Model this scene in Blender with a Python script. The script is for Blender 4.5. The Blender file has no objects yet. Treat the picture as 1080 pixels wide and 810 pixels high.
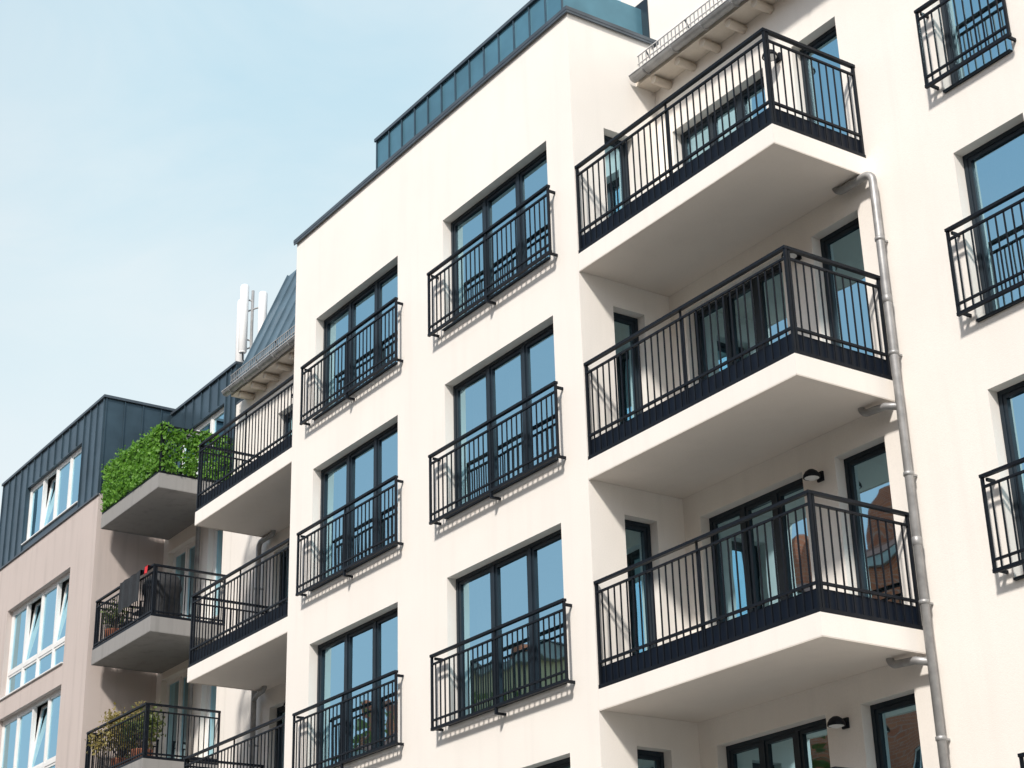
import bpy, bmesh, math, random
from mathutils import Vector, Matrix
random.seed(7)
D=1.56
# ------------------------------------------------------------ materials
def newmat(n):
    m=bpy.data.materials.new(n);m.use_nodes=True
    nt=m.node_tree
    return m,nt,nt.nodes['Principled BSDF'],nt.nodes['Material Output']
def N(nt,t,**k):
    n=nt.nodes.new(t)
    for a,b in k.items():
        if a in n.inputs: n.inputs[a].default_value=b
        else: setattr(n,a,b)
    return n
def noisemix(nt,ca,cb,scale,detail=4,vec=None,lo=.35,hi=.65,rough=.6):
    no=N(nt,'ShaderNodeTexNoise');no.inputs['Scale'].default_value=scale;no.inputs['Detail'].default_value=detail;no.inputs['Roughness'].default_value=rough
    if vec: nt.links.new(vec,no.inputs['Vector'])
    r=N(nt,'ShaderNodeMapRange');r.inputs[1].default_value=lo;r.inputs[2].default_value=hi
    nt.links.new(no.outputs['Fac'],r.inputs[0])
    mx=N(nt,'ShaderNodeMix',data_type='RGBA')
    nt.links.new(r.outputs[0],mx.inputs[0])
    for i,c in ((6,ca),(7,cb)):
        if isinstance(c,tuple): mx.inputs[i].default_value=(*c,1)
        else: nt.links.new(c,mx.inputs[i])
    return mx.outputs[2]
def objvec(nt,sc=(1,1,1)):
    t=N(nt,'ShaderNodeTexCoord');m=N(nt,'ShaderNodeMapping');m.inputs['Scale'].default_value=sc
    nt.links.new(t.outputs['Object'],m.inputs['Vector']);return m.outputs[0]
def bump(nt,b,scale,strength,dist,vec=None,detail=6):
    no=N(nt,'ShaderNodeTexNoise');no.inputs['Scale'].default_value=scale;no.inputs['Detail'].default_value=detail
    if vec: nt.links.new(vec,no.inputs['Vector'])
    bm=N(nt,'ShaderNodeBump');bm.inputs['Strength'].default_value=strength;bm.inputs['Distance'].default_value=dist
    nt.links.new(no.outputs['Fac'],bm.inputs['Height']);nt.links.new(bm.outputs[0],b.inputs['Normal'])
def stucco(name,c,streak=.96,bs=.4):
    m,nt,b,o=newmat(name)
    v=objvec(nt);vs=objvec(nt,(3.0,3.0,.22))
    d=tuple(x*.955 for x in c)
    a=noisemix(nt,c,d,.55,3,v)
    s=noisemix(nt,a,tuple(x*streak*.95 for x in c),1.3,4,vs,.5,.85)
    f=noisemix(nt,s,tuple(x*.92 for x in c),60,1,v,.45,.9)
    nt.links.new(f,b.inputs['Base Color']);b.inputs['Roughness'].default_value=.92
    b.inputs['Specular IOR Level'].default_value=.2
    bump(nt,b,90,bs,.004,v,2)
    return m
def plain(name,c,rough=.5,metal=0,var=.85,scale=3,bs=0,spec=.5):
    m,nt,b,o=newmat(name);v=objvec(nt)
    nt.links.new(noisemix(nt,c,tuple(x*var for x in c),scale,3,v),b.inputs['Base Color'])
    b.inputs['Roughness'].default_value=rough;b.inputs['Metallic'].default_value=metal
    b.inputs['Specular IOR Level'].default_value=spec
    if bs: bump(nt,b,scale*6,bs,.01,v,3)
    return m
M={}
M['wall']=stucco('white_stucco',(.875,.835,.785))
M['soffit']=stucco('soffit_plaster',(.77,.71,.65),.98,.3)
M['nwall']=stucco('grey_stucco',(.56,.49,.46),.8,.8)
M['conc']=stucco('concrete_slab',(.30,.295,.29),.7,.6)
M['black']=plain('black_painted_steel',(.005,.008,.014),.5,0,.7,8,0,.25)
M['band']=plain('dark_fascia_plate',(.004,.009,.020),.5,0,.7,3,0,.25)
M['frame']=plain('anthracite_frame',(.013,.024,.036),.42,0,.8,4,0,.35)
M['white']=plain('white_frame',(.80,.80,.79),.4,0,.93,4)
M['zinc']=plain('dark_zinc',(.075,.12,.155),.36,.55,.72,1.2,.1)
M['zinc2']=plain('roof_zinc',(.15,.22,.27),.4,.5,.72,1.2,.1)
M['zblue']=plain('blue_zinc_panel',(.11,.27,.36),.3,.4,.72,1.0,.1)
M['coping']=plain('coping_metal',(.11,.135,.16),.45,.5,.75,2)
M['galv']=plain('galvanised_pipe',(.40,.40,.40),.48,.45,.7,5)
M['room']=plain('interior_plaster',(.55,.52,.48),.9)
M['curtain']=plain('curtain_cloth',(.78,.75,.71),.95,0,.9,6)
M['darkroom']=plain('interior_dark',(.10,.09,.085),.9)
M['cream']=plain('cream_timber',(.76,.68,.58),.7,0,.9,4)
M['red']=plain('red_cloth',(.55,.03,.04),.9)
M['cover']=plain('black_cover',(.02,.022,.026),.7,0,.6,10,.4)
M['pot']=plain('terracotta',(.30,.11,.06),.8)
M['bark']=plain('bark',(.10,.075,.055),.95,0,.5,12,.8)
M['asphalt']=plain('asphalt',(.065,.065,.067),.9,0,.7,9,.4)
M['paint']=plain('road_paint',(.7,.7,.68),.7,0,.8,12)
M['kerb']=plain('kerb_stone',(.42,.41,.39),.85,0,.8,6,.3)
M['ground']=plain('ground_earth',(.26,.25,.21),.95,0,.7,.2)
M['tile']=plain('clay_roof_tiles',(.25,.09,.06),.85,0,.6,5,.5)
M['antenna']=plain('antenna_white',(.84,.84,.84),.45,0,.95)
def brickmat(name,c1,c2,mort,sc,bw=.5,rh=.25):
    m,nt,b,o=newmat(name);t=N(nt,'ShaderNodeTexCoord')
    sx=N(nt,'ShaderNodeSeparateXYZ');cb=N(nt,'ShaderNodeCombineXYZ')
    nt.links.new(t.outputs['Object'],sx.inputs[0]);nt.links.new(sx.outputs[0],cb.inputs[0])
    nt.links.new(sx.outputs[2 if name!='paving' else 1],cb.inputs[1])
    br=N(nt,'ShaderNodeTexBrick');br.inputs['Scale'].default_value=sc
    br.inputs['Color1'].default_value=(*c1,1);br.inputs['Color2'].default_value=(*c2,1);br.inputs['Mortar'].default_value=(*mort,1)
    br.inputs['Mortar Size'].default_value=.012
    nt.links.new(cb.outputs[0],br.inputs['Vector']);nt.links.new(br.outputs[0],b.inputs['Base Color']);b.inputs['Roughness'].default_value=.9
    return m
M['brick']=brickmat('brick',(.50,.14,.06),(.40,.10,.045),(.45,.38,.33),2.2)
M['paving']=brickmat('paving',(.50,.47,.43),(.44,.42,.39),(.25,.24,.23),.9)
M['yellow']=stucco('ochre_stucco',(.60,.45,.26))
# glass
m,nt,b,o=newmat('window_glass')
tr=N(nt,'ShaderNodeBsdfTransparent');tr.inputs[0].default_value=(.66,.74,.78,1)
gl=N(nt,'ShaderNodeBsdfGlossy');gl.inputs['Color'].default_value=(.54,.86,1.0,1);gl.inputs['Roughness'].default_value=.012
fr=N(nt,'ShaderNodeFresnel');fr.inputs[0].default_value=1.9
mr=N(nt,'ShaderNodeMapRange');mr.inputs[1].default_value=.05;mr.inputs[2].default_value=.5;mr.inputs[3].default_value=.62;mr.inputs[4].default_value=.98
nt.links.new(fr.outputs[0],mr.inputs[0])
mx=N(nt,'ShaderNodeMixShader');nt.links.new(mr.outputs[0],mx.inputs[0]);nt.links.new(tr.outputs[0],mx.inputs[1]);nt.links.new(gl.outputs[0],mx.inputs[2])
no=N(nt,'ShaderNodeTexNoise');no.inputs['Scale'].default_value=1.1;no.inputs['Detail'].default_value=1
nt.links.new(objvec(nt),no.inputs['Vector'])
bm=N(nt,'ShaderNodeBump');bm.inputs['Strength'].default_value=.35;bm.inputs['Distance'].default_value=.02
nt.links.new(no.outputs[0],bm.inputs['Height']);nt.links.new(bm.outputs[0],gl.inputs['Normal'])
nt.links.new(mx.outputs[0],o.inputs[0]);M['glass']=m
def leafmat(name,a,c,tf=.25):
    m,nt,b,o=newmat(name)
    nt.links.new(noisemix(nt,a,c,7,3,objvec(nt)),b.inputs['Base Color']);b.inputs['Roughness'].default_value=.55
    t=N(nt,'ShaderNodeBsdfTranslucent');t.inputs[0].default_value=(*[min(1,x*1.5) for x in c],1)
    mx=N(nt,'ShaderNodeMixShader');mx.inputs[0].default_value=tf
    nt.links.new(b.outputs[0],mx.inputs[1]);nt.links.new(t.outputs[0],mx.inputs[2]);nt.links.new(mx.outputs[0],o.inputs[0]);return m
M['ivy']=leafmat('ivy_leaves',(.05,.14,.018),(.18,.38,.05),.35)
M['leaf']=leafmat('tree_leaves',(.045,.08,.018),(.12,.15,.03))
M['dry']=leafmat('shrub_leaves',(.16,.14,.05),(.34,.28,.09),.4)
# ------------------------------------------------------------ mesh helper
class Part:
    def __init__(s,name,parent=None): s.n=name;s.p=parent;s.v=[];s.f=[];s.m=[];s.sm=[];s.mats=[]
    def mi(s,k):
        if k not in s.mats:s.mats.append(k)
        return s.mats.index(k)
    def face(s,pts,k,sm=False):
        i=len(s.v);s.v+= [tuple(p) for p in pts];s.f.append(tuple(range(i,i+len(pts))));s.m.append(s.mi(k));s.sm.append(sm)
    def hexa(s,P,k):
        i=len(s.v);s.v+=[tuple(p) for p in P]
        for q in((0,3,2,1),(4,5,6,7),(0,1,5,4),(1,2,6,5),(2,3,7,6),(3,0,4,7)):
            s.f.append(tuple(i+a for a in q));s.m.append(s.mi(k));s.sm.append(False)
    def box(s,x0,x1,y0,y1,z0,z1,k):
        s.hexa([(x0,y0,z0),(x1,y0,z0),(x1,y1,z0),(x0,y1,z0),(x0,y0,z1),(x1,y0,z1),(x1,y1,z1),(x0,y1,z1)],k)
    def tube(s,path,r,k,n=10,cap=True):
        path=[Vector(p) for p in path];rings=[];prev=None
        for i,p in enumerate(path):
            if i==0:t=path[1]-p
            elif i==len(path)-1:t=p-path[i-1]
            else:t=(path[i+1]-p).normalized()+(p-path[i-1]).normalized()
            t.normalize()
            if prev is None:
                a=t.orthogonal().normalized()
            else:
                a=(prev-t*prev.dot(t)).normalized()
            prev=a;b=t.cross(a)
            rr=r[i] if isinstance(r,(list,tuple)) else r
            st=len(s.v)
            for j in range(n):
                w=2*math.pi*j/n;s.v.append(tuple(p+a*rr*math.cos(w)+b*rr*math.sin(w)))
            rings.append(st)
        for a,b in zip(rings,rings[1:]):
            for j in range(n):
                s.f.append((a+j,a+(j+1)%n,b+(j+1)%n,b+j));s.m.append(s.mi(k));s.sm.append(True)
        if cap:
            for a in(rings[0],rings[-1]):
                s.f.append(tuple(a+j for j in range(n)));s.m.append(s.mi(k));s.sm.append(False)
    def lathe(s,c,prof,k,n=16):
        st=len(s.v)
        for r,z in prof:
            for j in range(n):
                w=2*math.pi*j/n;s.v.append((c[0]+r*math.cos(w),c[1]+r*math.sin(w),c[2]+z))
        for i in range(len(prof)-1):
            for j in range(n):
                a=st+i*n;b=a+n;s.f.append((a+j,a+(j+1)%n,b+(j+1)%n,b+j));s.m.append(s.mi(k));s.sm.append(True)
    def done(s):
        me=bpy.data.meshes.new(s.n);me.from_pydata(s.v,[],s.f)
        for k in s.mats: me.materials.append(M[k])
        me.polygons.foreach_set('material_index',s.m);me.polygons.foreach_set('use_smooth',s.sm);me.update()
        ob=bpy.data.objects.new(s.n,me);bpy.context.collection.objects.link(ob)
        if s.p: ob.parent=s.p
        return ob
def empty(n):
    e=bpy.data.objects.new(n,None);bpy.context.collection.objects.link(e);return e
class Fr:
    def __init__(s,O,U,Nn): s.O=Vector(O);s.U=Vector(U);s.N=Vector(Nn)
    def p(s,u,d,z): return s.O+s.U*u+s.N*d+Vector((0,0,z))
    def box(s,part,u0,u1,d0,d1,z0,z1,k):
        part.hexa([s.p(u0,d0,z0),s.p(u1,d0,z0),s.p(u1,d1,z0),s.p(u0,d1,z0),s.p(u0,d0,z1),s.p(u1,d0,z1),s.p(u1,d1,z1),s.p(u0,d1,z1)],k)
def wall(part,F,u0,u1,z0,z1,ops,k,rev=.2,kr=None):
    kr=kr or k
    us=sorted({u0,u1,*[o[0] for o in ops],*[o[1] for o in ops]});zs=sorted({z0,z1,*[o[2] for o in ops],*[o[3] for o in ops]})
    for a,b in zip(us,us[1:]):
        run=None
        for c,d in zip(zs,zs[1:]):
            mu,mz=(a+b)/2,(c+d)/2
            hole=any(o[0]<mu<o[1] and o[2]<mz<o[3] for o in ops)
            if hole:
                if run: part.face([F.p(a,0,run[0]),F.p(b,0,run[0]),F.p(b,0,run[1]),F.p(a,0,run[1])],k);run=None
            else: run=(run[0],d) if run else (c,d)
        if run: part.face([F.p(a,0,run[0]),F.p(b,0,run[0]),F.p(b,0,run[1]),F.p(a,0,run[1])],k)
    for a,b,c,d in [o[:4] for o in ops]:
        part.face([F.p(a,0,c),F.p(a,rev,c),F.p(a,rev,d),F.p(a,0,d)],kr)
        part.face([F.p(b,0,c),F.p(b,rev,c),F.p(b,rev,d),F.p(b,0,d)],kr)
        part.face([F.p(a,0,d),F.p(a,rev,d),F.p(b,rev,d),F.p(b,0,d)],kr)
        part.face([F.p(a,0,c),F.p(a,rev,c),F.p(b,rev,c),F.p(b,0,c)],kr)
def window(fp,gp,rp,F,u0,u1,z0,z1,n,k='frame',dep=.15,fw=.055,rdepth=2.6,curt=0,transom=None,sill=True,tilt=None):
    d0,d1=dep,dep+.08
    F.box(fp,u0+.001,u0+fw,d0,d1,z0,z1,k);F.box(fp,u1-fw,u1-.001,d0,d1,z0,z1,k)
    F.box(fp,u0+fw,u1-fw,d0,d1,z1-fw,z1-.001,k);F.box(fp,u0+fw,u1-fw,d0,d1,z0,z0+fw,k)
    w=(u1-u0-2*fw)/n
    for i in range(n):
        a=u0+fw+i*w;b=a+w
        if i: F.box(fp,a-.035,a+.035,d0-.004,d1+.002,z0+fw,z1-fw,k)
        s=.05;aa=a+(.036 if i else 0.001);bb=b-(.036 if i<n-1 else .001);zz0=z0+fw+.001;zz1=z1-fw-.001
        if transom:
            F.box(fp,aa,bb,d0-.002,d1,z0+transom-.04,z0+transom+.04,k);zz=[(zz0,z0+transom-.041),(z0+transom+.041,zz1)]
        else: zz=[(zz0,zz1)]
        for qi,(qa,qb) in enumerate(zz):
            if tilt and i in tilt and qi==len(zz)-1:
                t=.16;hh=qb-qa
                def T(u,dd,z): return F.p(u,dd+t*(z-qa)/hh,z)
                def tb(ua,ub,za,zb):
                    fp.hexa([T(ua,d0+.012,za),T(ub,d0+.012,za),T(ub,d1-.006,za),T(ua,d1-.006,za),T(ua,d0+.012,zb),T(ub,d0+.012,zb),T(ub,d1-.006,zb),T(ua,d1-.006,zb)],k)
                tb(aa,aa+s,qa,qb);tb(bb-s,bb,qa,qb);tb(aa+s,bb-s,qb-s,qb);tb(aa+s,bb-s,qa,qa+s)
                gp.face([T(aa+s-.01,dep+.04,qa+s),T(bb-s+.01,dep+.04,qa+s),T(bb-s+.01,dep+.04,qb-s),T(aa+s-.01,dep+.04,qb-s)],'glass')
                continue
            e0,e1=d0+.012,d1-.006
            F.box(fp,aa,aa+s,e0,e1,qa,qb,k);F.box(fp,bb-s,bb,e0,e1,qa,qb,k)
            F.box(fp,aa+s,bb-s,e0,e1,qb-s,qb,k);F.box(fp,aa+s,bb-s,e0,e1,qa,qa+s,k)
            dd=dep+.04;j=random.uniform(-.003,.003);j2=random.uniform(-.006,.006)
            gp.face([F.p(aa+s-.01,dd+j,qa+s-.01),F.p(bb-s+.01,dd-j,qa+s-.01),F.p(bb-s+.01,dd-j+j2,qb-s+.01),F.p(aa+s-.01,dd+j+j2,qb-s+.01)],'glass')
        if curt and random.random()<curt:
            pts=[];m=22;ca=aa+.02;cb=bb-.02
            if random.random()<.5: cb=ca+(cb-ca)*random.uniform(.4,.7)
            cd=min(dep+.30,dep+rdepth*.6)
            for q in range(m+1):
                pts.append((ca+(cb-ca)*q/m,cd+.03*math.sin(q*1.9)+.01*math.sin(q*.7)))
            for (pa,da),(pb,db) in zip(pts,pts[1:]):
                rp.face([F.p(pa,da,z0+.1),F.p(pb,db,z0+.1),F.p(pb,db,z1-.05),F.p(pa,da,z1-.05)],'curtain',True)
        elif curt and random.random()<.18 and rdepth>1:
            zr=z1-random.uniform(.35,.8);rp.face([F.p(aa,dep+.13,zr),F.p(bb,dep+.13,zr),F.p(bb,dep+.13,z1-.05),F.p(aa,dep+.13,z1-.05)],'curtain')
    if sill: F.box(fp,u0+.01,u1-.01,-.04,dep-.002,z0+.003,z0+.03,k)
    ra,rb,rz0,rz1=u0-.12,u1+.12,z0-.06,z1+.12;r0=.21;r1=dep+rdepth
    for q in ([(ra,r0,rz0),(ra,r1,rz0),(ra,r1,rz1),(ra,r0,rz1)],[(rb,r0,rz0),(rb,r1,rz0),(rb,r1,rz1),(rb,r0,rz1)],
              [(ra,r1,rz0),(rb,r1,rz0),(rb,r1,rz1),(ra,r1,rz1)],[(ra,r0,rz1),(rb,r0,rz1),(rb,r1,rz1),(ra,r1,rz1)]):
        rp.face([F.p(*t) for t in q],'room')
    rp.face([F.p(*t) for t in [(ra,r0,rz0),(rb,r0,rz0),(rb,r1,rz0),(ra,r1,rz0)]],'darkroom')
def bar(part,F,u0,u1,dc,zc,w,h,k='black'): F.box(part,u0,u1,dc-w/2,dc+w/2,zc-h/2,zc+h/2,k)
def balusters(part,F,u0,u1,dc,z0,z1,sp=.125):
    n=max(1,round((u1-u0)/sp));s=(u1-u0)/n
    for i in range(1,n):
        u=u0+i*s;F.box(part,u-.008,u+.008,dc-.008,dc+.008,z0,z1,'black')
def juliet(part,F,u0,u1,zt,h=1.07,dc=-.15):
    bar(part,F,u0,u1,dc,zt-.018,.055,.036);bar(part,F,u0+.02,u1-.02,dc,zt-.14,.03,.026)
    bar(part,F,u0+.02,u1-.02,dc,zt-h+.14,.03,.026);bar(part,F,u0-.0,u1+.0,dc,zt-h+.02,.04,.04)
    for u in(u0+.02,u1-.02): F.box(part,u-.016,u+.016,dc-.016,dc+.016,zt-h+.041,zt-.036,'black')
    n=round((u1-u0)/.12);s=(u1-u0)/n
    for i in range(1,n):
        u=u0+i*s;F.box(part,u-.008,u+.008,dc-.008,dc+.008,zt-h+.041,zt-.128,'black')
    um=(u0+u1)/2
    for u in([um] if u1-u0>1.6 else []):
        F.box(part,u-.018,u+.018,dc-.012,dc+.012,zt-h+.041,zt-.036,'black')
        F.box(part,u-.018,u+.018,dc+.019,-.001,zt-h-.09,zt-h-.06,'black');F.box(part,u-.018,u+.018,dc-.018,dc+.018,zt-h-.09,zt-h-.003,'black')
    for u in(u0+.06,u1-.06):
        for z in(zt-.06,zt-h+.02): F.box(part,u-.014,u+.014,dc+.021,-.001,z-.018,z+.018,'black')
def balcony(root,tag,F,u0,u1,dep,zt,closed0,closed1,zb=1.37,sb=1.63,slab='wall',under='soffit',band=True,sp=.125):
    sl=Part('balcony_slab',root);zs0,zs1=zt-sb,zt-zb-.004
    P=lambda u,d,z:F.p(u,d,z)
    a,b,c,e=u0,u1,-dep,-.001
    sl.face([P(a,c,zs0),P(b,c,zs0),P(b,c,zs1),P(a,c,zs1)],slab)
    sl.face([P(a,c,zs1),P(b,c,zs1),P(b,e,zs1),P(a,e,zs1)],'conc')
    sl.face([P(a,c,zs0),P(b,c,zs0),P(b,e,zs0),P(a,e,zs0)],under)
    sl.face([P(a,c,zs0),P(a,e,zs0),P(a,e,zs1),P(a,c,zs1)],slab)
    sl.face([P(b,c,zs0),P(b,e,zs0),P(b,e,zs1),P(b,c,zs1)],slab)
    if band: F.box(sl,a+.08,b-.08,-dep+.08,-.002,zs1+.001,zs1+.14,'conc')
    # drip profile along the free edges
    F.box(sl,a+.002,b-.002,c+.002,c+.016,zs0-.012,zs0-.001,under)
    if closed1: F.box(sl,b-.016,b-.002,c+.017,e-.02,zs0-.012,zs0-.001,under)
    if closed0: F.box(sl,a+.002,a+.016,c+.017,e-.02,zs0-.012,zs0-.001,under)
    sl.done()
    r=Part('balcony_railing',root);dc=-dep+.03
    side=[]
    if closed1: side.append(u1-.03)
    if closed0: side.append(u0+.03)
    def run(G,a,b,dc,inner):
        bar(r,G,a,b,dc,zt-.02,.055,.038);bar(r,G,a,b,dc,zt-.15,.03,.026)
        zlow=zt-zb+.33 if band else zt-zb+.1
        bar(r,G,a,b,dc,zlow,.032,.032);bar(r,G,a,b,dc,zt-zb+.025,.05,.05)
        if band: G.box(r,a+.02,b-.02,dc+inner*.022,dc+inner*.034,zt-zb+.05,zlow-.05,'band')
        L=b-a
        balusters(r,G,a,b,dc,zt-zb+.05,zt-.137,sp)
        for u in (a+.02,b-.02): G.box(r,u-.017,u+.017,dc-.017,dc+.017,zt-zb+.05,zt-.04,'black')
        if L>3: G.box(r,a+L/2-.013,a+L/2+.013,dc+.010,dc+.030,zt-zb+.05,zt-.04,'black')
    run(F,u0+.005,u1-.005,dc,1)
    for su in side:
        G=Fr(F.p(su,0,0),-F.N,F.U)
        run(G,.003,dep-.058,0,-1 if su>(u0+u1)/2 else 1)
    r.done()
def seams(part,F,u0,u1,z0,z1,k,sp=.45,d=-.03):
    n=round((u1-u0)/sp)
    for i in range(n+1):
        u=u0+(u1-u0)*i/n;F.box(part,u-.01,u+.01,d,-.001,z0,z1,k)
# ============================================================ MAIN BUILDING
B=empty('apartment_building')
W0=8.36;ZE=15.80
Fb=Fr((0,0,0),(1,0,0),(0,1,0));Fs=Fr((0,0,0),(0,1,0),(-1,0,0));Fsl=Fr((-W0,0,0),(0,1,0),(1,0,0));Frc=Fr((0,D,0),(1,0,0),(0,1,0))
fp=Part('window_frames',B);gp=Part('window_glass',B);rp=Part('rooms',B);wp=Part('walls',B);jr=Part('juliet_railings',B)
floors=[.85,3.85,6.85,9.85,12.85]
ops=[]
for F0 in floors:
    top=F0+2.13 if F0<12 else 14.76
    for a,b in((-3.43,-.63),(-7.57,-4.80)):
        ops.append((a,b,F0,top));window(fp,gp,rp,Fb,a,b,F0,top,3,curt=.35)
    juliet(jr,Fb,-3.63,-.41,F0+1.03);juliet(jr,Fb,-7.77,-4.58,F0+1.03)
wall(wp,Fb,-W0,0,0,16.6,ops,'wall')
ops=[]
for F0 in floors:
    ops.append((.56,1.10,F0+.15,F0+2.15 if F0<12 else 14.82));o=ops[-1]
    window(fp,gp,rp,Fs,*o,1,rdepth=.22,sill=False,curt=1)
wall(wp,Fs,0,D,0,16.6,ops,'wall')
wall(wp,Fsl,0,D,0,16.6,[],'wall')
ops=[]
XR=14.0;XL=-14.0;XG=-13.55
for F0 in floors:
    for a,b,n in((.33,2.28,3),(2.85,3.68,1),(5.26,6.3,1),(8.3,10.1,2),(11.5,12.4,1),(-10.66,-8.76,3),(-12.06,-11.26,1)):
        o=(a,b,F0,F0+(2.19 if F0<12 or b>5 else 2.05));ops.append(o)
        window(fp,gp,rp,Frc,*o,n,curt=.25)
    for a,b in((5.12,6.42),(11.3,12.6),(8.05,10.35)): juliet(jr,Frc,a,b,F0+1.2,1.1)
wall(wp,Frc,0,XR,0,ZE-.02,[o for o in ops if o[0]>0],'wall')
wall(wp,Frc,XL,-W0,0,ZE-.02,[o for o in ops if o[0]<0],'wall')
wp.face([(XR,D,0),(XR,13,0),(XR,13,16.1),(XR,D,16.1)],'wall');wp.face([(XL,D,0),(XL,13,0),(XL,13,ZE),(XL,D,ZE)],'wall')
wp.face([(XL,13,0),(XR,13,0),(XR,13,18),(XL,13,18)],'wall')
wp.box(XL,XG,D-.001,12.9,ZE-.019,ZE+.04,'coping')
for a,b in((.002,XR),(XG,-W0-.002)):
    wp.box(a,b,D-.34,D-.003,ZE-.06,ZE,'cream')
    n=int((b-a)/.55)
    for i in range(n):
        u=a+.35+i*.55
        wp.tube([(u,D-.31,ZE-.125),(u,D-.004,ZE-.125)],.062,'cream',14)
for p in(fp,gp,rp,wp,jr):p.done()
cp=Part('parapet_coping',B)
cp.box(-W0-.05,.05,-.05,.30,16.601,16.66,'coping');cp.box(-.30,.05,.301,D+.1,16.601,16.66,'coping');cp.box(-W0-.05,-W0+.3,.301,D+.1,16.601,16.66,'coping')
cp.box(-W0-.045,.045,-.045,-.03,16.56,16.6,'coping');cp.box(.03,.045,-.029,D,16.56,16.6,'coping')
cp.box(-W0+.3,-.3,.30,13,16.45,16.5,'zinc2')
cp.done()
zp=Part('zinc_terrace_parapet',B)
zx0,zx1,zy=-6.03,-.5,.32
zp.box(zx0,zx1,zy,zy+.2,16.51,17.62,'zblue');zp.box(zx0,zx0+.2,zy+.201,5,16.51,17.62,'zblue');zp.box(zx1-.2,zx1,zy+.201,5,16.51,17.62,'zblue')
Fz=Fr((0,zy,0),(1,0,0),(0,1,0));seams(zp,Fz,zx0+.01,zx1-.01,16.66,17.61,'zinc',.42)
zp.box(zx0-.04,zx1+.04,zy-.045,zy+.24,17.621,17.68,'coping')
zp.done()
at=Part('attic',B)
at.box(-1.0,XR,D+.28,12.5,ZE+.2,19.6,'wall')
at.box(-.85,-.35,D+.26,D+.279,16.75,17.75,'frame')
at.done()
rf=Part('mansard_roof',B)
def mans(x0,x1,h,run):
    y0=D-.36;zz=ZE+.02
    rf.face([(x0,y0,zz),(x1,y0,zz),(x1,y0+run,zz+h),(x0,y0+run,zz+h)],'zinc2')
    rf.face([(x0,y0,zz-.01),(x0,13,zz-.01),(x0,13,zz+h),(x0,y0+run,zz+h)],'zinc2')
    rf.face([(x0,y0+run,zz+h),(x1,y0+run,zz+h),(x1,13,zz+h),(x0,13,zz+h)],'zinc2')
    n=round((x1-x0)/.5);nn=Vector((0,-h,run)).normalized()
    for i in range(n+1):
        x=min(max(x0+(x1-x0)*i/n,x0+.012),x1-.012);a=Vector((x,y0,zz));b=Vector((x,y0+run,zz+h))
        P=[]
        for q in(a,b):
            for dx,k in((-.012,0),(.012,0),(.012,.035),(-.012,.035)): P.append(q+Vector((dx,0,0))+nn*k)
        rf.hexa(P,'zinc2')
mans(XG,-W0-.001,3.0,1.25)
rf.face([(.001,D-.36,ZE+.02),(XR,D-.36,ZE+.02),(XR,D+.27,ZE+.3),(.001,D+.27,ZE+.3)],'zinc2')
rf.done()
gt=Part('gutter',B)
def gutter(x0,x1):
    y=D-.44;z=ZE+.02;n=9
    pr=[(y+.085*math.cos(a),z+.085*math.sin(a)) for a in [math.pi+math.pi*i/n for i in range(n+1)]]
    for (ya,za),(yb,zb) in zip(pr,pr[1:]): gt.face([(x0,ya,za),(x1,ya,za),(x1,yb,zb),(x0,yb,zb)],'galv',True)
    for x in(x0,x1): gt.face([(x,p[0],p[1]) for p in pr],'galv')
    gt.tube([(x0,y-.085,z),(x1,y-.085,z)],.012,'galv',8)
    x=x0+.3
    while x<x1:
        for (ya,za),(yb,zb) in zip(pr,pr[1:]):
            gt.box(x-.012,x+.012,min(ya,yb)-.004,max(ya,yb)+.004,min(za,zb)-.006,max(za,zb),'galv')
        x+=.65
    yy=D-.34
    for zz in(ZE+.16,ZE+.28,ZE+.42): gt.tube([(x0,yy,zz),(x1,yy,zz)],.011,'galv',6)
    n=int((x1-x0)/.085)
    for i in range(n):
        x=x0+.03+i*.085;gt.box(x-.006,x+.006,yy-.006,yy+.006,ZE+.12,ZE+.42,'galv')
    x=x0+.2
    while x<x1:
        gt.tube([(x,yy,ZE+.42),(x,yy+.2,ZE+.10)],.012,'coping',6);x+=.9
gutter(.06,XR);gutter(XG-.05,-W0-.06);gt.done()
for z in(8.014,11.014,14.014,5.014):
    balcony(B,'',Frc,.003,3.93,D,z,False,True)
    balcony(B,'',Frc,-W0-3.93,-W0-.003,D,z,True,False)
dp=Part('downpipes',B)
def arc(c,r,a0,a1,ax1,ax2,n=6):
    return [Vector(c)+Vector(ax1)*r*math.cos(a0+(a1-a0)*i/n)+Vector(ax2)*r*math.sin(a0+(a1-a0)*i/n) for i in range(n+1)]
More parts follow.
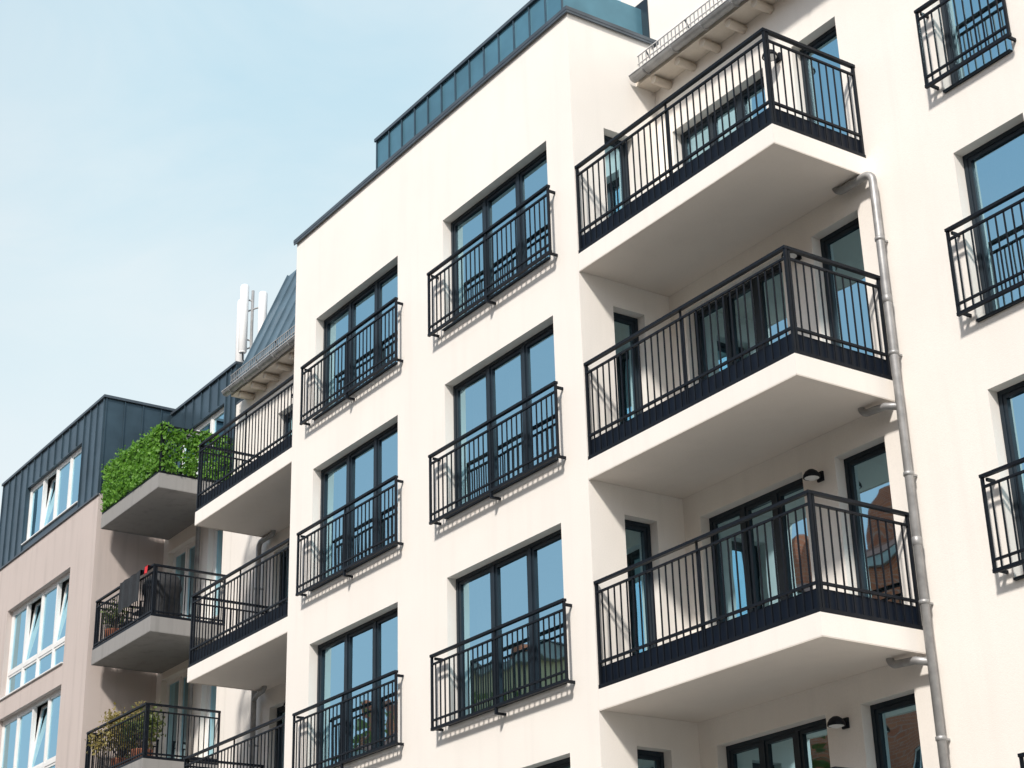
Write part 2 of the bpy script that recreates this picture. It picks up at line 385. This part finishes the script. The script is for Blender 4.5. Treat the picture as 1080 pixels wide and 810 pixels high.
def pipe(xm,s):
    y=D-.13;x=xm
    top=12.60
    pts=[(x-s*.62,y,top-.05),(x-s*.62,y,top-.16)]
    pts+=[tuple(v) for v in arc((x-s*.50,y,top-.16),.12,math.pi,1.5*math.pi,(s,0,0),(0,0,1))]
    pts+=[tuple(v) for v in arc((x-s*.12,y,top-.40),.12,math.pi/2,0,(s,0,0),(0,0,1))]
    pts+=[(x,y,0)]
    dp.tube(pts,.052,'galv',12)
    dp.lathe((x-s*.62,y,top-.06),[(.075,-.03),(.09,0),(.09,.05),(.052,.05)],'galv')
    for t in(9.50,6.50):
        q=[(x-s*.55,y-.06,t+.0),(x-s*.55,y-.06,t-.1)]+[tuple(v) for v in arc((x-s*.45,y-.06,t-.1),.10,math.pi,1.5*math.pi,(s,0,0),(0,0,1))]+[(x-s*.2,y-.04,t-.21),(x,y,t-.27)]
        dp.tube(q,.045,'galv',12);dp.lathe((x-s*.55,y-.06,t-.04),[(.045,-.03),(.065,-.02),(.065,.02),(.045,.03)],'galv')
    z=.9
    while z<12:
        dp.lathe((x,y,z),[(.052,-.025),(.062,-.02),(.062,.02),(.052,.025)],'galv');dp.box(x-.012,x+.012,y,D-.001,z-.012,z+.012,'galv');z+=1.5
    for z in(2.4,4.9,7.6,10.6): dp.lathe((x,y,z),[(.052,-.05),(.058,-.045),(.058,.045),(.052,.05)],'galv')
pipe(4.10,1);pipe(-W0-4.10,-1);dp.done()
for F0 in floors[1:]:
    for x in(2.60,-W0-2.60):
        l=Part('wall_lamp',B);z=F0+1.98;q=.75
        l.lathe((x,D-.16,z),[(a*q,b*q) for a,b in [(.0,.14),(.05,.135),(.10,.10),(.135,.045),(.145,.0),(.14,-.005),(.12,.0)]],'black',20)
        l.lathe((x,D-.16,z-.005),[(a*q,b*q) for a,b in [(.0,-.03),(.06,-.028),(.10,-.005),(.12,.0)]],'white',16)
        l.tube([(x,D-.002,z+.04),(x,D-.08,z+.05)],.025,'black',10);l.box(x-.05,x+.05,D-.03,D-.001,z-.02,z+.10,'black');l.done()
# ============================================================ NEIGHBOUR
NB=empty('apartment_building')
NX0,NX1,NX2=-23.95,-17.4,XL-.003
fp=Part('window_frames',NB);gp=Part('window_glass',NB);rp=Part('rooms',NB);wp=Part('walls',NB);zn=Part('zinc_attic',NB)
Fn=Fr((0,0,0),(1,0,0),(0,1,0));Fns=Fr((NX1,0,0),(0,1,0),(-1,0,0));Fnl=Fr((NX0,0,0),(0,1,0),(1,0,0));Fnr=Frc
ops=[]
for z0,z1,tl in((3.1,5.25,()),(5.85,8.0,(1,)),(8.6,10.75,(2,)),(11.2,13.35,(1,3))):
    o=(-22.8,-18.8,z0,z1);ops.append(o);window(fp,gp,rp,Fn,*o,4,k='white',dep=.12,fw=.07,transom=.62,curt=.5,tilt=tl)
wall(wp,Fn,NX0,NX1,0,14.62,ops,'nwall',.15)
wall(wp,Fns,0,D,0,14.62,[],'nwall');wall(wp,Fnl,0,12,0,14.62,[],'nwall')
o=(-22.15,-18.6,14.78,16.22);window(fp,gp,rp,Fn,*o,4,k='white',dep=.08,curt=.5,tilt=(1,))
wall(zn,Fn,NX0,NX1,14.62,16.85,[o],'zinc',.1);wall(zn,Fns,0,D+.2,14.62,16.85,[],'zinc');wall(zn,Fnl,0,12,14.62,16.85,[],'zinc')
seams(zn,Fn,NX0+.02,o[0]-.03,14.63,16.84,'zinc',.42);seams(zn,Fn,o[1]+.03,NX1-.02,14.63,16.84,'zinc',.42);seams(zn,Fn,o[0]+.4,o[1]-.4,16.24,16.84,'zinc',.45)
seams(zn,Fns,.02,D+.18,14.63,16.84,'zinc',.4)
zn.box(NX0-.05,NX1+.05,-.05,6,16.851,16.91,'coping')
zn.box(NX0-.02,NX1+.02,-.035,-.002,14.58,14.62,'coping')
ops=[]
for z0 in(2.95,5.75,8.55,11.35):
    for a,b,n in((-17.15,-15.75,2),(-15.1,-14.4,1)):
        o=(a,b,z0,z0+2.1);ops.append(o);window(fp,gp,rp,Fnr,*o,n,k='white',dep=.12,curt=.8)
wall(wp,Fnr,NX1,NX2,0,14.3,ops,'wall',.15)
o=(-16.9,-14.6,14.65,16.05);window(fp,gp,rp,Fnr,*o,3,k='white',dep=.08)
ZN=16.72
wall(zn,Fnr,NX1+.001,NX2,14.3,ZN,[o],'zinc',.1)
seams(zn,Fnr,o[1]+.1,NX2-.02,14.3,ZN-.01,'zinc',.3);seams(zn,Fnr,o[0]+.3,o[1]-.3,16.1,ZN-.01,'zinc',.45)
zn.box(NX1+.06,NX2,D-.05,6,ZN+.002,ZN+.06,'coping')
zn.face([(NX2,D,14.3),(NX2,6,14.3),(NX2,6,ZN),(NX2,D,ZN)],'zinc')
wp.face([(NX0,12,0),(NX2,12,0),(NX2,12,14.6),(NX0,12,14.6)],'nwall')
wp.face([(NX0,5.9,16.5),(NX2,5.9,16.5),(NX2,12,14.6),(NX0,12,14.6)],'zinc2')
for p in(fp,gp,rp,wp,zn):p.done()
for zt in(15.1,12.15,9.40,6.6):
    balcony(NB,'',Fnr,-17.15,-14.15,D,zt,True,True,zb=1.05,sb=1.35,slab='conc',under='conc',band=False,sp=.11)
dn=Part('downpipe',NB);dn.tube([(-15.4,D-.1,14.2),(-15.4,D-.1,0)],.05,'galv',12);dn.done()
# ============================================================ PLANTS / OBJECTS
def leaves(part,k,n,fn,size):
    for _ in range(n):
        p=Vector(fn());a=Vector((random.gauss(0,1),random.gauss(0,1)-.6,random.gauss(0,.7)+.4)).normalized()
        u=a.orthogonal().normalized();u.rotate(Matrix.Rotation(random.uniform(0,6.28),3,a));v=a.cross(u);s=size*random.uniform(.6,1.3)
        part.face([p-u*s*.5,p+v*s*.35-u*.1*s,p+u*s*.6,p-v*s*.35-u*.1*s],k)
iv=Part('ivy_hedge')
def fi():
    while True:
        L=3.0+1.5;t=random.uniform(0,L);h=random.random()
        top=15.10+.04*math.sin(t*5)+.03*math.sin(t*13)
        z=14.10+(top-14.10)*h
        if math.sin(t*9+z*7)*math.sin(t*4.3-z*11)<-.6 and random.random()<.8: continue
        o=random.gauss(0,.04)
        return (-17.13+t,.02+o,z) if t<2.97 else (-14.17+o,.03+t-2.97,z)
leaves(iv,'ivy',8500,fi,.08)
def fi2():
    c=random.choice(cl);return (c[0]+random.gauss(0,.06),c[1]+random.gauss(0,.05),c[2]+random.gauss(0,.05))
cl=[(random.uniform(-17.1,-14.3),random.uniform(-.02,.1),random.uniform(14.9,15.14)) for _ in range(14)]
leaves(iv,'ivy',700,fi2,.06);iv.done()
def shrub(px,py,pz,k,spread,hh,n):
    sh=Part('potted_shrub')
    sh.lathe((px,py,pz),[(0,0),(.15,0),(.21,.35),(.22,.38),(.19,.38),(.18,.34),(0,.33)],'pot')
    tips=[]
    for _ in range(26):
        a=random.uniform(0,6.28);r=random.uniform(.15,spread);h=random.uniform(.4,hh)
        e=Vector((px+r*math.cos(a)*1.2,py+r*math.sin(a)*.6,pz+.33+h*.8));tips.append(e)
        sh.tube([(px,py,pz+.33),((px+e.x)/2,(py+e.y)/2,pz+.38+h*.6),tuple(e)],[.012,.008,.004],'bark',5)
    leaves(sh,k,n,lambda:tuple(random.choice(tips)+Vector((random.gauss(0,.1),random.gauss(0,.09),random.gauss(0,.12)))),.07)
    sh.done()
shrub(-16.3,.45,8.36,'dry',.75,1.15,2200)
shrub(-15.3,.45,8.36,'leaf',.45,.8,900)
shrub(-16.85,.35,11.11,'leaf',.25,.5,350)
def grill(gx,gy,zf,sc=1):
    g=Part('covered_grill')
    prof=[(.30,.28,0),(.31,.29,.35),(.29,.27,.6),(.33,.30,.72),(.30,.26,.95),(.16,.14,1.06)]
    rings=[]
    for a,b,h in prof:
        st=len(g.v);n=16
        for j in range(n):
            w=2*math.pi*j/n;q=(1+.05*math.sin(5*w+h*6))*sc;g.v.append((gx+a*q*abs(math.cos(w))**.6*math.copysign(1,math.cos(w)),gy+b*q*abs(math.sin(w))**.6*math.copysign(1,math.sin(w)),zf+h))
        rings.append(st)
    for a,b in zip(rings,rings[1:]):
        for j in range(16): g.f.append((a+j,a+(j+1)%16,b+(j+1)%16,b+j));g.m.append(g.mi('cover'));g.sm.append(True)
    g.f.append(tuple(rings[-1]+j for j in range(16)));g.m.append(0);g.sm.append(False);g.done()
grill(-14.85,.5,11.12,1.15)
def chair(x,y,z):
    c=Part('garden_chair')
    for dx in(-.22,.22):
        c.tube([(x+dx,y-.22,z),(x+dx,y-.22,z+.62),(x+dx,y+.2,z+.64)],.014,'black',6)
        c.tube([(x+dx,y+.25,z),(x+dx,y+.2,z+.45),(x+dx,y+.3,z+.92)],.014,'black',6)
    c.box(x-.22,x+.22,y-.22,y+.2,z+.43,z+.46,'cover')
    c.hexa([(x-.2,y+.2,z+.5),(x+.2,y+.2,z+.5),(x+.2,y+.22,z+.5),(x-.2,y+.22,z+.5),(x-.2,y+.29,z+.92),(x+.2,y+.29,z+.92),(x+.2,y+.31,z+.92),(x-.2,y+.31,z+.92)],'cover');c.done()
chair(-16.5,.6,11.12);chair(-15.6,.5,11.12)
def cloth(name,x0,w,h,k):
    cl=Part(name);m=14
    for i in range(m):
        a=x0+w*i/m;b=x0+w*(i+1)/m;ya=-.037+.012*math.sin(i*1.3);yb=-.037+.012*math.sin((i+1)*1.3)
        cl.face([(a,ya,12.158),(b,yb,12.158),(b,yb-.01,12.158-h-.02*math.sin(i+1)),(a,ya-.01,12.158-h-.02*math.sin(i))],k,True);cl.face([(a,ya,12.158),(b,yb,12.158),(b,.09,12.163),(a,.09,12.163)],k,True)
    cl.done()
cloth('red_cloth',-14.5,.16,.15,'red');cloth('dark_blanket',-15.75,1.05,.62,'cover')
an=Part('cell_antenna')
ax,ay=-14.45,D+.5
an.tube([(ax,ay,ZN+.05),(ax,ay,18.75)],.035,'galv',8)
for dx,dy,z0,z1 in((-.34,-.1,17.1,18.6),(.0,-.2,17.25,18.8),(.26,.12,17.1,18.6)):
    x=ax+dx;y=ay+dy
    an.tube([(x,y,z0-.03),(x,y,z0),(x,y,z1),(x,y,z1+.03)],[.075,.095,.095,.075],'antenna',14)
    an.tube([(ax,ay,z0+.3),(x,y,z0+.3)],.018,'galv',6);an.tube([(ax,ay,z1-.3),(x,y,z1-.3)],.018,'galv',6)
    an.tube([(x,y,z0),(x+.03,y,z0-.2),(ax,ay,16.9)],.012,'black',5)
an.box(ax-.3,ax+.3,ay-.2,ay+.2,ZN+.061,ZN+.2,'galv')
an.done()
# ============================================================ STREET
gr=Part('ground');gr.face([(-600,-600,0),(600,-600,0),(600,600,0),(-600,600,0)],'ground');gr.done()
rd=Part('road');rd.face([(-200,-14,.004),(200,-14,.004),(200,-5,.004),(-200,-5,.004)],'asphalt');rd.done()
mk=Part('road_markings')
for i in range(-30,30): mk.face([(i*6,-9.56,.008),(i*6+3,-9.56,.008),(i*6+3,-9.44,.008),(i*6,-9.44,.008)],'paint')
mk.done()
for y0,y1,ky in((-4.85,-.002,-5),(-23.9,-14.15,-14.149)):
    pv=Part('pavement');pv.box(-200,200,y0,y1,.0,.13,'paving');pv.done()
    k=Part('kerb');k.box(-200,200,ky,ky+.148,.0,.14,'kerb');k.done()
def opp(name,x0,x1,h,mat,roof):
    E=empty(name);F=Fr((0,-24,0),(1,0,0),(0,-1,0));w=Part('walls',E);f=Part('windows',E)
    ops=[];nx=int((x1-x0-1)/2.4);s=(x1-x0)/nx
    z=.9
    while z+2.6<h:
        for i in range(nx):
            u=x0+s*(i+.5);ops.append((u-.55,u+.55,z,z+1.75))
            F.box(f,u-.55,u-.48,.12,.18,z,z+1.75,'white');F.box(f,u+.48,u+.55,.12,.18,z,z+1.75,'white');F.box(f,u-.48,u+.48,.12,.18,z+1.68,z+1.75,'white');F.box(f,u-.48,u+.48,.12,.18,z,z+.07,'white');F.box(f,u-.03,u+.03,.12,.18,z+.07,z+1.68,'white')
            f.face([F.p(u-.5,.19,z),F.p(u+.5,.19,z),F.p(u+.5,.19,z+1.75),F.p(u-.5,.19,z+1.75)],'frame')
            F.box(f,u-.65,u+.65,-.08,-.001,z-.1,z-.0,'kerb')
        z+=3.2
    wall(w,F,x0,x1,0,h,ops,mat)
    for x in(x0,x1): w.face([(x,-24,0),(x,-36,0),(x,-36,h),(x,-24,h)],mat)
    w.face([(x0,-36,0),(x1,-36,0),(x1,-36,h),(x0,-36,h)],mat)
    F.box(w,x0,x1,-.25,-.002,h-.35,h-.02,'kerb');w.done()
    r=Part('roof',E);r.face([(x0,-23.7,h),(x1,-23.7,h),(x1,-30,h+roof),(x0,-30,h+roof)],'tile');r.face([(x0,-36.3,h),(x1,-36.3,h),(x1,-30,h+roof),(x0,-30,h+roof)],'tile')
    for x in(x0,x1): r.face([(x,-23.7,h),(x,-36.3,h),(x,-30,h+roof)],mat)
    for x in(x0+2,x1-3): r.box(x,x+.9,-29.5,-28.7,h+1,h+roof+1.2,'brick')
    r.done();f.done()
opp('brick_house',-58,-42.01,17,'brick',3);opp('stucco_house',-42,-27.01,18.5,'yellow',2.5);opp('brick_house',-27,-12.01,18.5,'brick',3);opp('stucco_house',-12,3.99,16.5,'yellow',3);opp('brick_house',4,21.99,17.5,'brick',3);opp('stucco_house',22,40,14,'yellow',3)
def tree(x,y,h,seed):
    random.seed(seed);t=Part('street_tree');top=Vector((x+.3,y,h*.62))
    t.tube([(x,y,0),(x+.1,y,h*.2),(x-.05,y+.1,h*.4),tuple(top)],[.28,.2,.15,.09],'bark',10)
    cs=[]
    for i in range(11):
        a=i*2.4+random.uniform(-.3,.3);zz=h*random.uniform(.25,.5);r=h*random.uniform(.15,.25);e=Vector((x+r*math.cos(a),y+r*math.sin(a),zz+h*random.uniform(.12,.38)))
        t.tube([(x,y,zz),((x+e.x)/2,(y+e.y)/2,(zz+e.z)/2+.3),tuple(e)],[.1,.06,.03],'bark',7)
        cs+= [e+Vector((random.gauss(0,.8),random.gauss(0,.8),random.gauss(0,.8))) for _ in range(6)]
    cs+=[top+Vector((random.gauss(0,1),random.gauss(0,1),random.uniform(.5,h*.33))) for _ in range(18)]
    leaves(t,'leaf',7000,lambda:tuple(random.choice(cs)+Vector((random.gauss(0,.5),random.gauss(0,.5),random.gauss(0,.4)))),.24)
    t.done()
tree(-24,-19.5,15,3);tree(-7,-19,14,5);tree(8,-19.5,14,9);tree(-35,-19.5,17,12)
# ============================================================ CAMERA / LIGHT
cam=bpy.data.cameras.new('camera');co=bpy.data.objects.new('camera',cam);bpy.context.collection.objects.link(co)
Wm=[[ 0.560039,-0.341007,-0.75503],[0.828062,0.201939,0.523005],[-0.025878,-0.918115,0.395468]]
mt=Matrix([[Wm[i][0],-Wm[i][1],-Wm[i][2],(16.9225,-12.8739,1.6)[i]] for i in range(3)]+[[0,0,0,1]])
co.matrix_world=mt;cam.sensor_width=36;cam.lens=36*1850.79/1080;cam.clip_end=3000
bpy.context.scene.camera=co
sd=Vector((.44,-.60,.67)).normalized()
el=math.asin(sd.z);az=math.atan2(sd.x,sd.y)
L=bpy.data.lights.new('sun','SUN');L.energy=4.4;L.angle=math.radians(5);L.color=(1,.93,.85)
lo=bpy.data.objects.new('sun',L);bpy.context.collection.objects.link(lo);lo.rotation_euler=sd.to_track_quat('Z','Y').to_euler()
w=bpy.data.worlds.new('World');bpy.context.scene.world=w;w.use_nodes=True;nt=w.node_tree
bg=nt.nodes['Background'];sk=nt.nodes.new('ShaderNodeTexSky');sk.sky_type='NISHITA';sk.sun_disc=False
sk.sun_elevation=el;sk.sun_rotation=az;sk.dust_density=2.0;sk.air_density=1.0;sk.ozone_density=1.2
bg.inputs[1].default_value=.15
tc=nt.nodes.new('ShaderNodeTexCoord');sx=nt.nodes.new('ShaderNodeSeparateXYZ');nt.links.new(tc.outputs['Generated'],sx.inputs[0])
cr=nt.nodes.new('ShaderNodeValToRGB');nt.links.new(sx.outputs[2],cr.inputs[0])
e=cr.color_ramp.elements
e[0].position=.0;e[0].color=(.92,.95,.97,1)
e[1].position=.9;e[1].color=(.22,.46,.72,1)
for p,c in((.30,(.87,.94,.97)),(.42,(.73,.88,.94)),(.62,(.49,.74,.88))):
    q=e.new(p);q.color=(*c,1)
mp=nt.nodes.new('ShaderNodeMapping');mp.inputs['Scale'].default_value=(2.2,2.2,5);nt.links.new(tc.outputs['Generated'],mp.inputs[0])
no=nt.nodes.new('ShaderNodeTexNoise');no.inputs['Scale'].default_value=1.6;no.inputs['Detail'].default_value=6;no.inputs['Roughness'].default_value=.55;no.inputs['Distortion'].default_value=.6
nt.links.new(mp.outputs[0],no.inputs['Vector'])
r1=nt.nodes.new('ShaderNodeMapRange');r1.inputs[1].default_value=.40;r1.inputs[2].default_value=.70;r1.inputs[4].default_value=.6;nt.links.new(no.outputs[0],r1.inputs[0])
m1=nt.nodes.new('ShaderNodeMix');m1.data_type='RGBA';nt.links.new(r1.outputs[0],m1.inputs[0]);nt.links.new(cr.outputs[0],m1.inputs[6]);m1.inputs[7].default_value=(.88,.94,.96,1)
sc_=nt.nodes.new('ShaderNodeVectorMath');sc_.operation='SCALE';sc_.inputs[3].default_value=1/.15;nt.links.new(m1.outputs[2],sc_.inputs[0])
r2=nt.nodes.new('ShaderNodeMapRange');r2.inputs[1].default_value=-.4;r2.inputs[2].default_value=.3;r2.inputs[3].default_value=.5;r2.inputs[4].default_value=.97;nt.links.new(sx.outputs[1],r2.inputs[0])
m2=nt.nodes.new('ShaderNodeMix');m2.data_type='RGBA';nt.links.new(r2.outputs[0],m2.inputs[0]);nt.links.new(sk.outputs[0],m2.inputs[6]);nt.links.new(sc_.outputs[0],m2.inputs[7])
nt.links.new(m2.outputs[2],bg.inputs[0])
sc=bpy.context.scene;sc.view_settings.view_transform='Standard';sc.view_settings.look='None';sc.view_settings.exposure=0
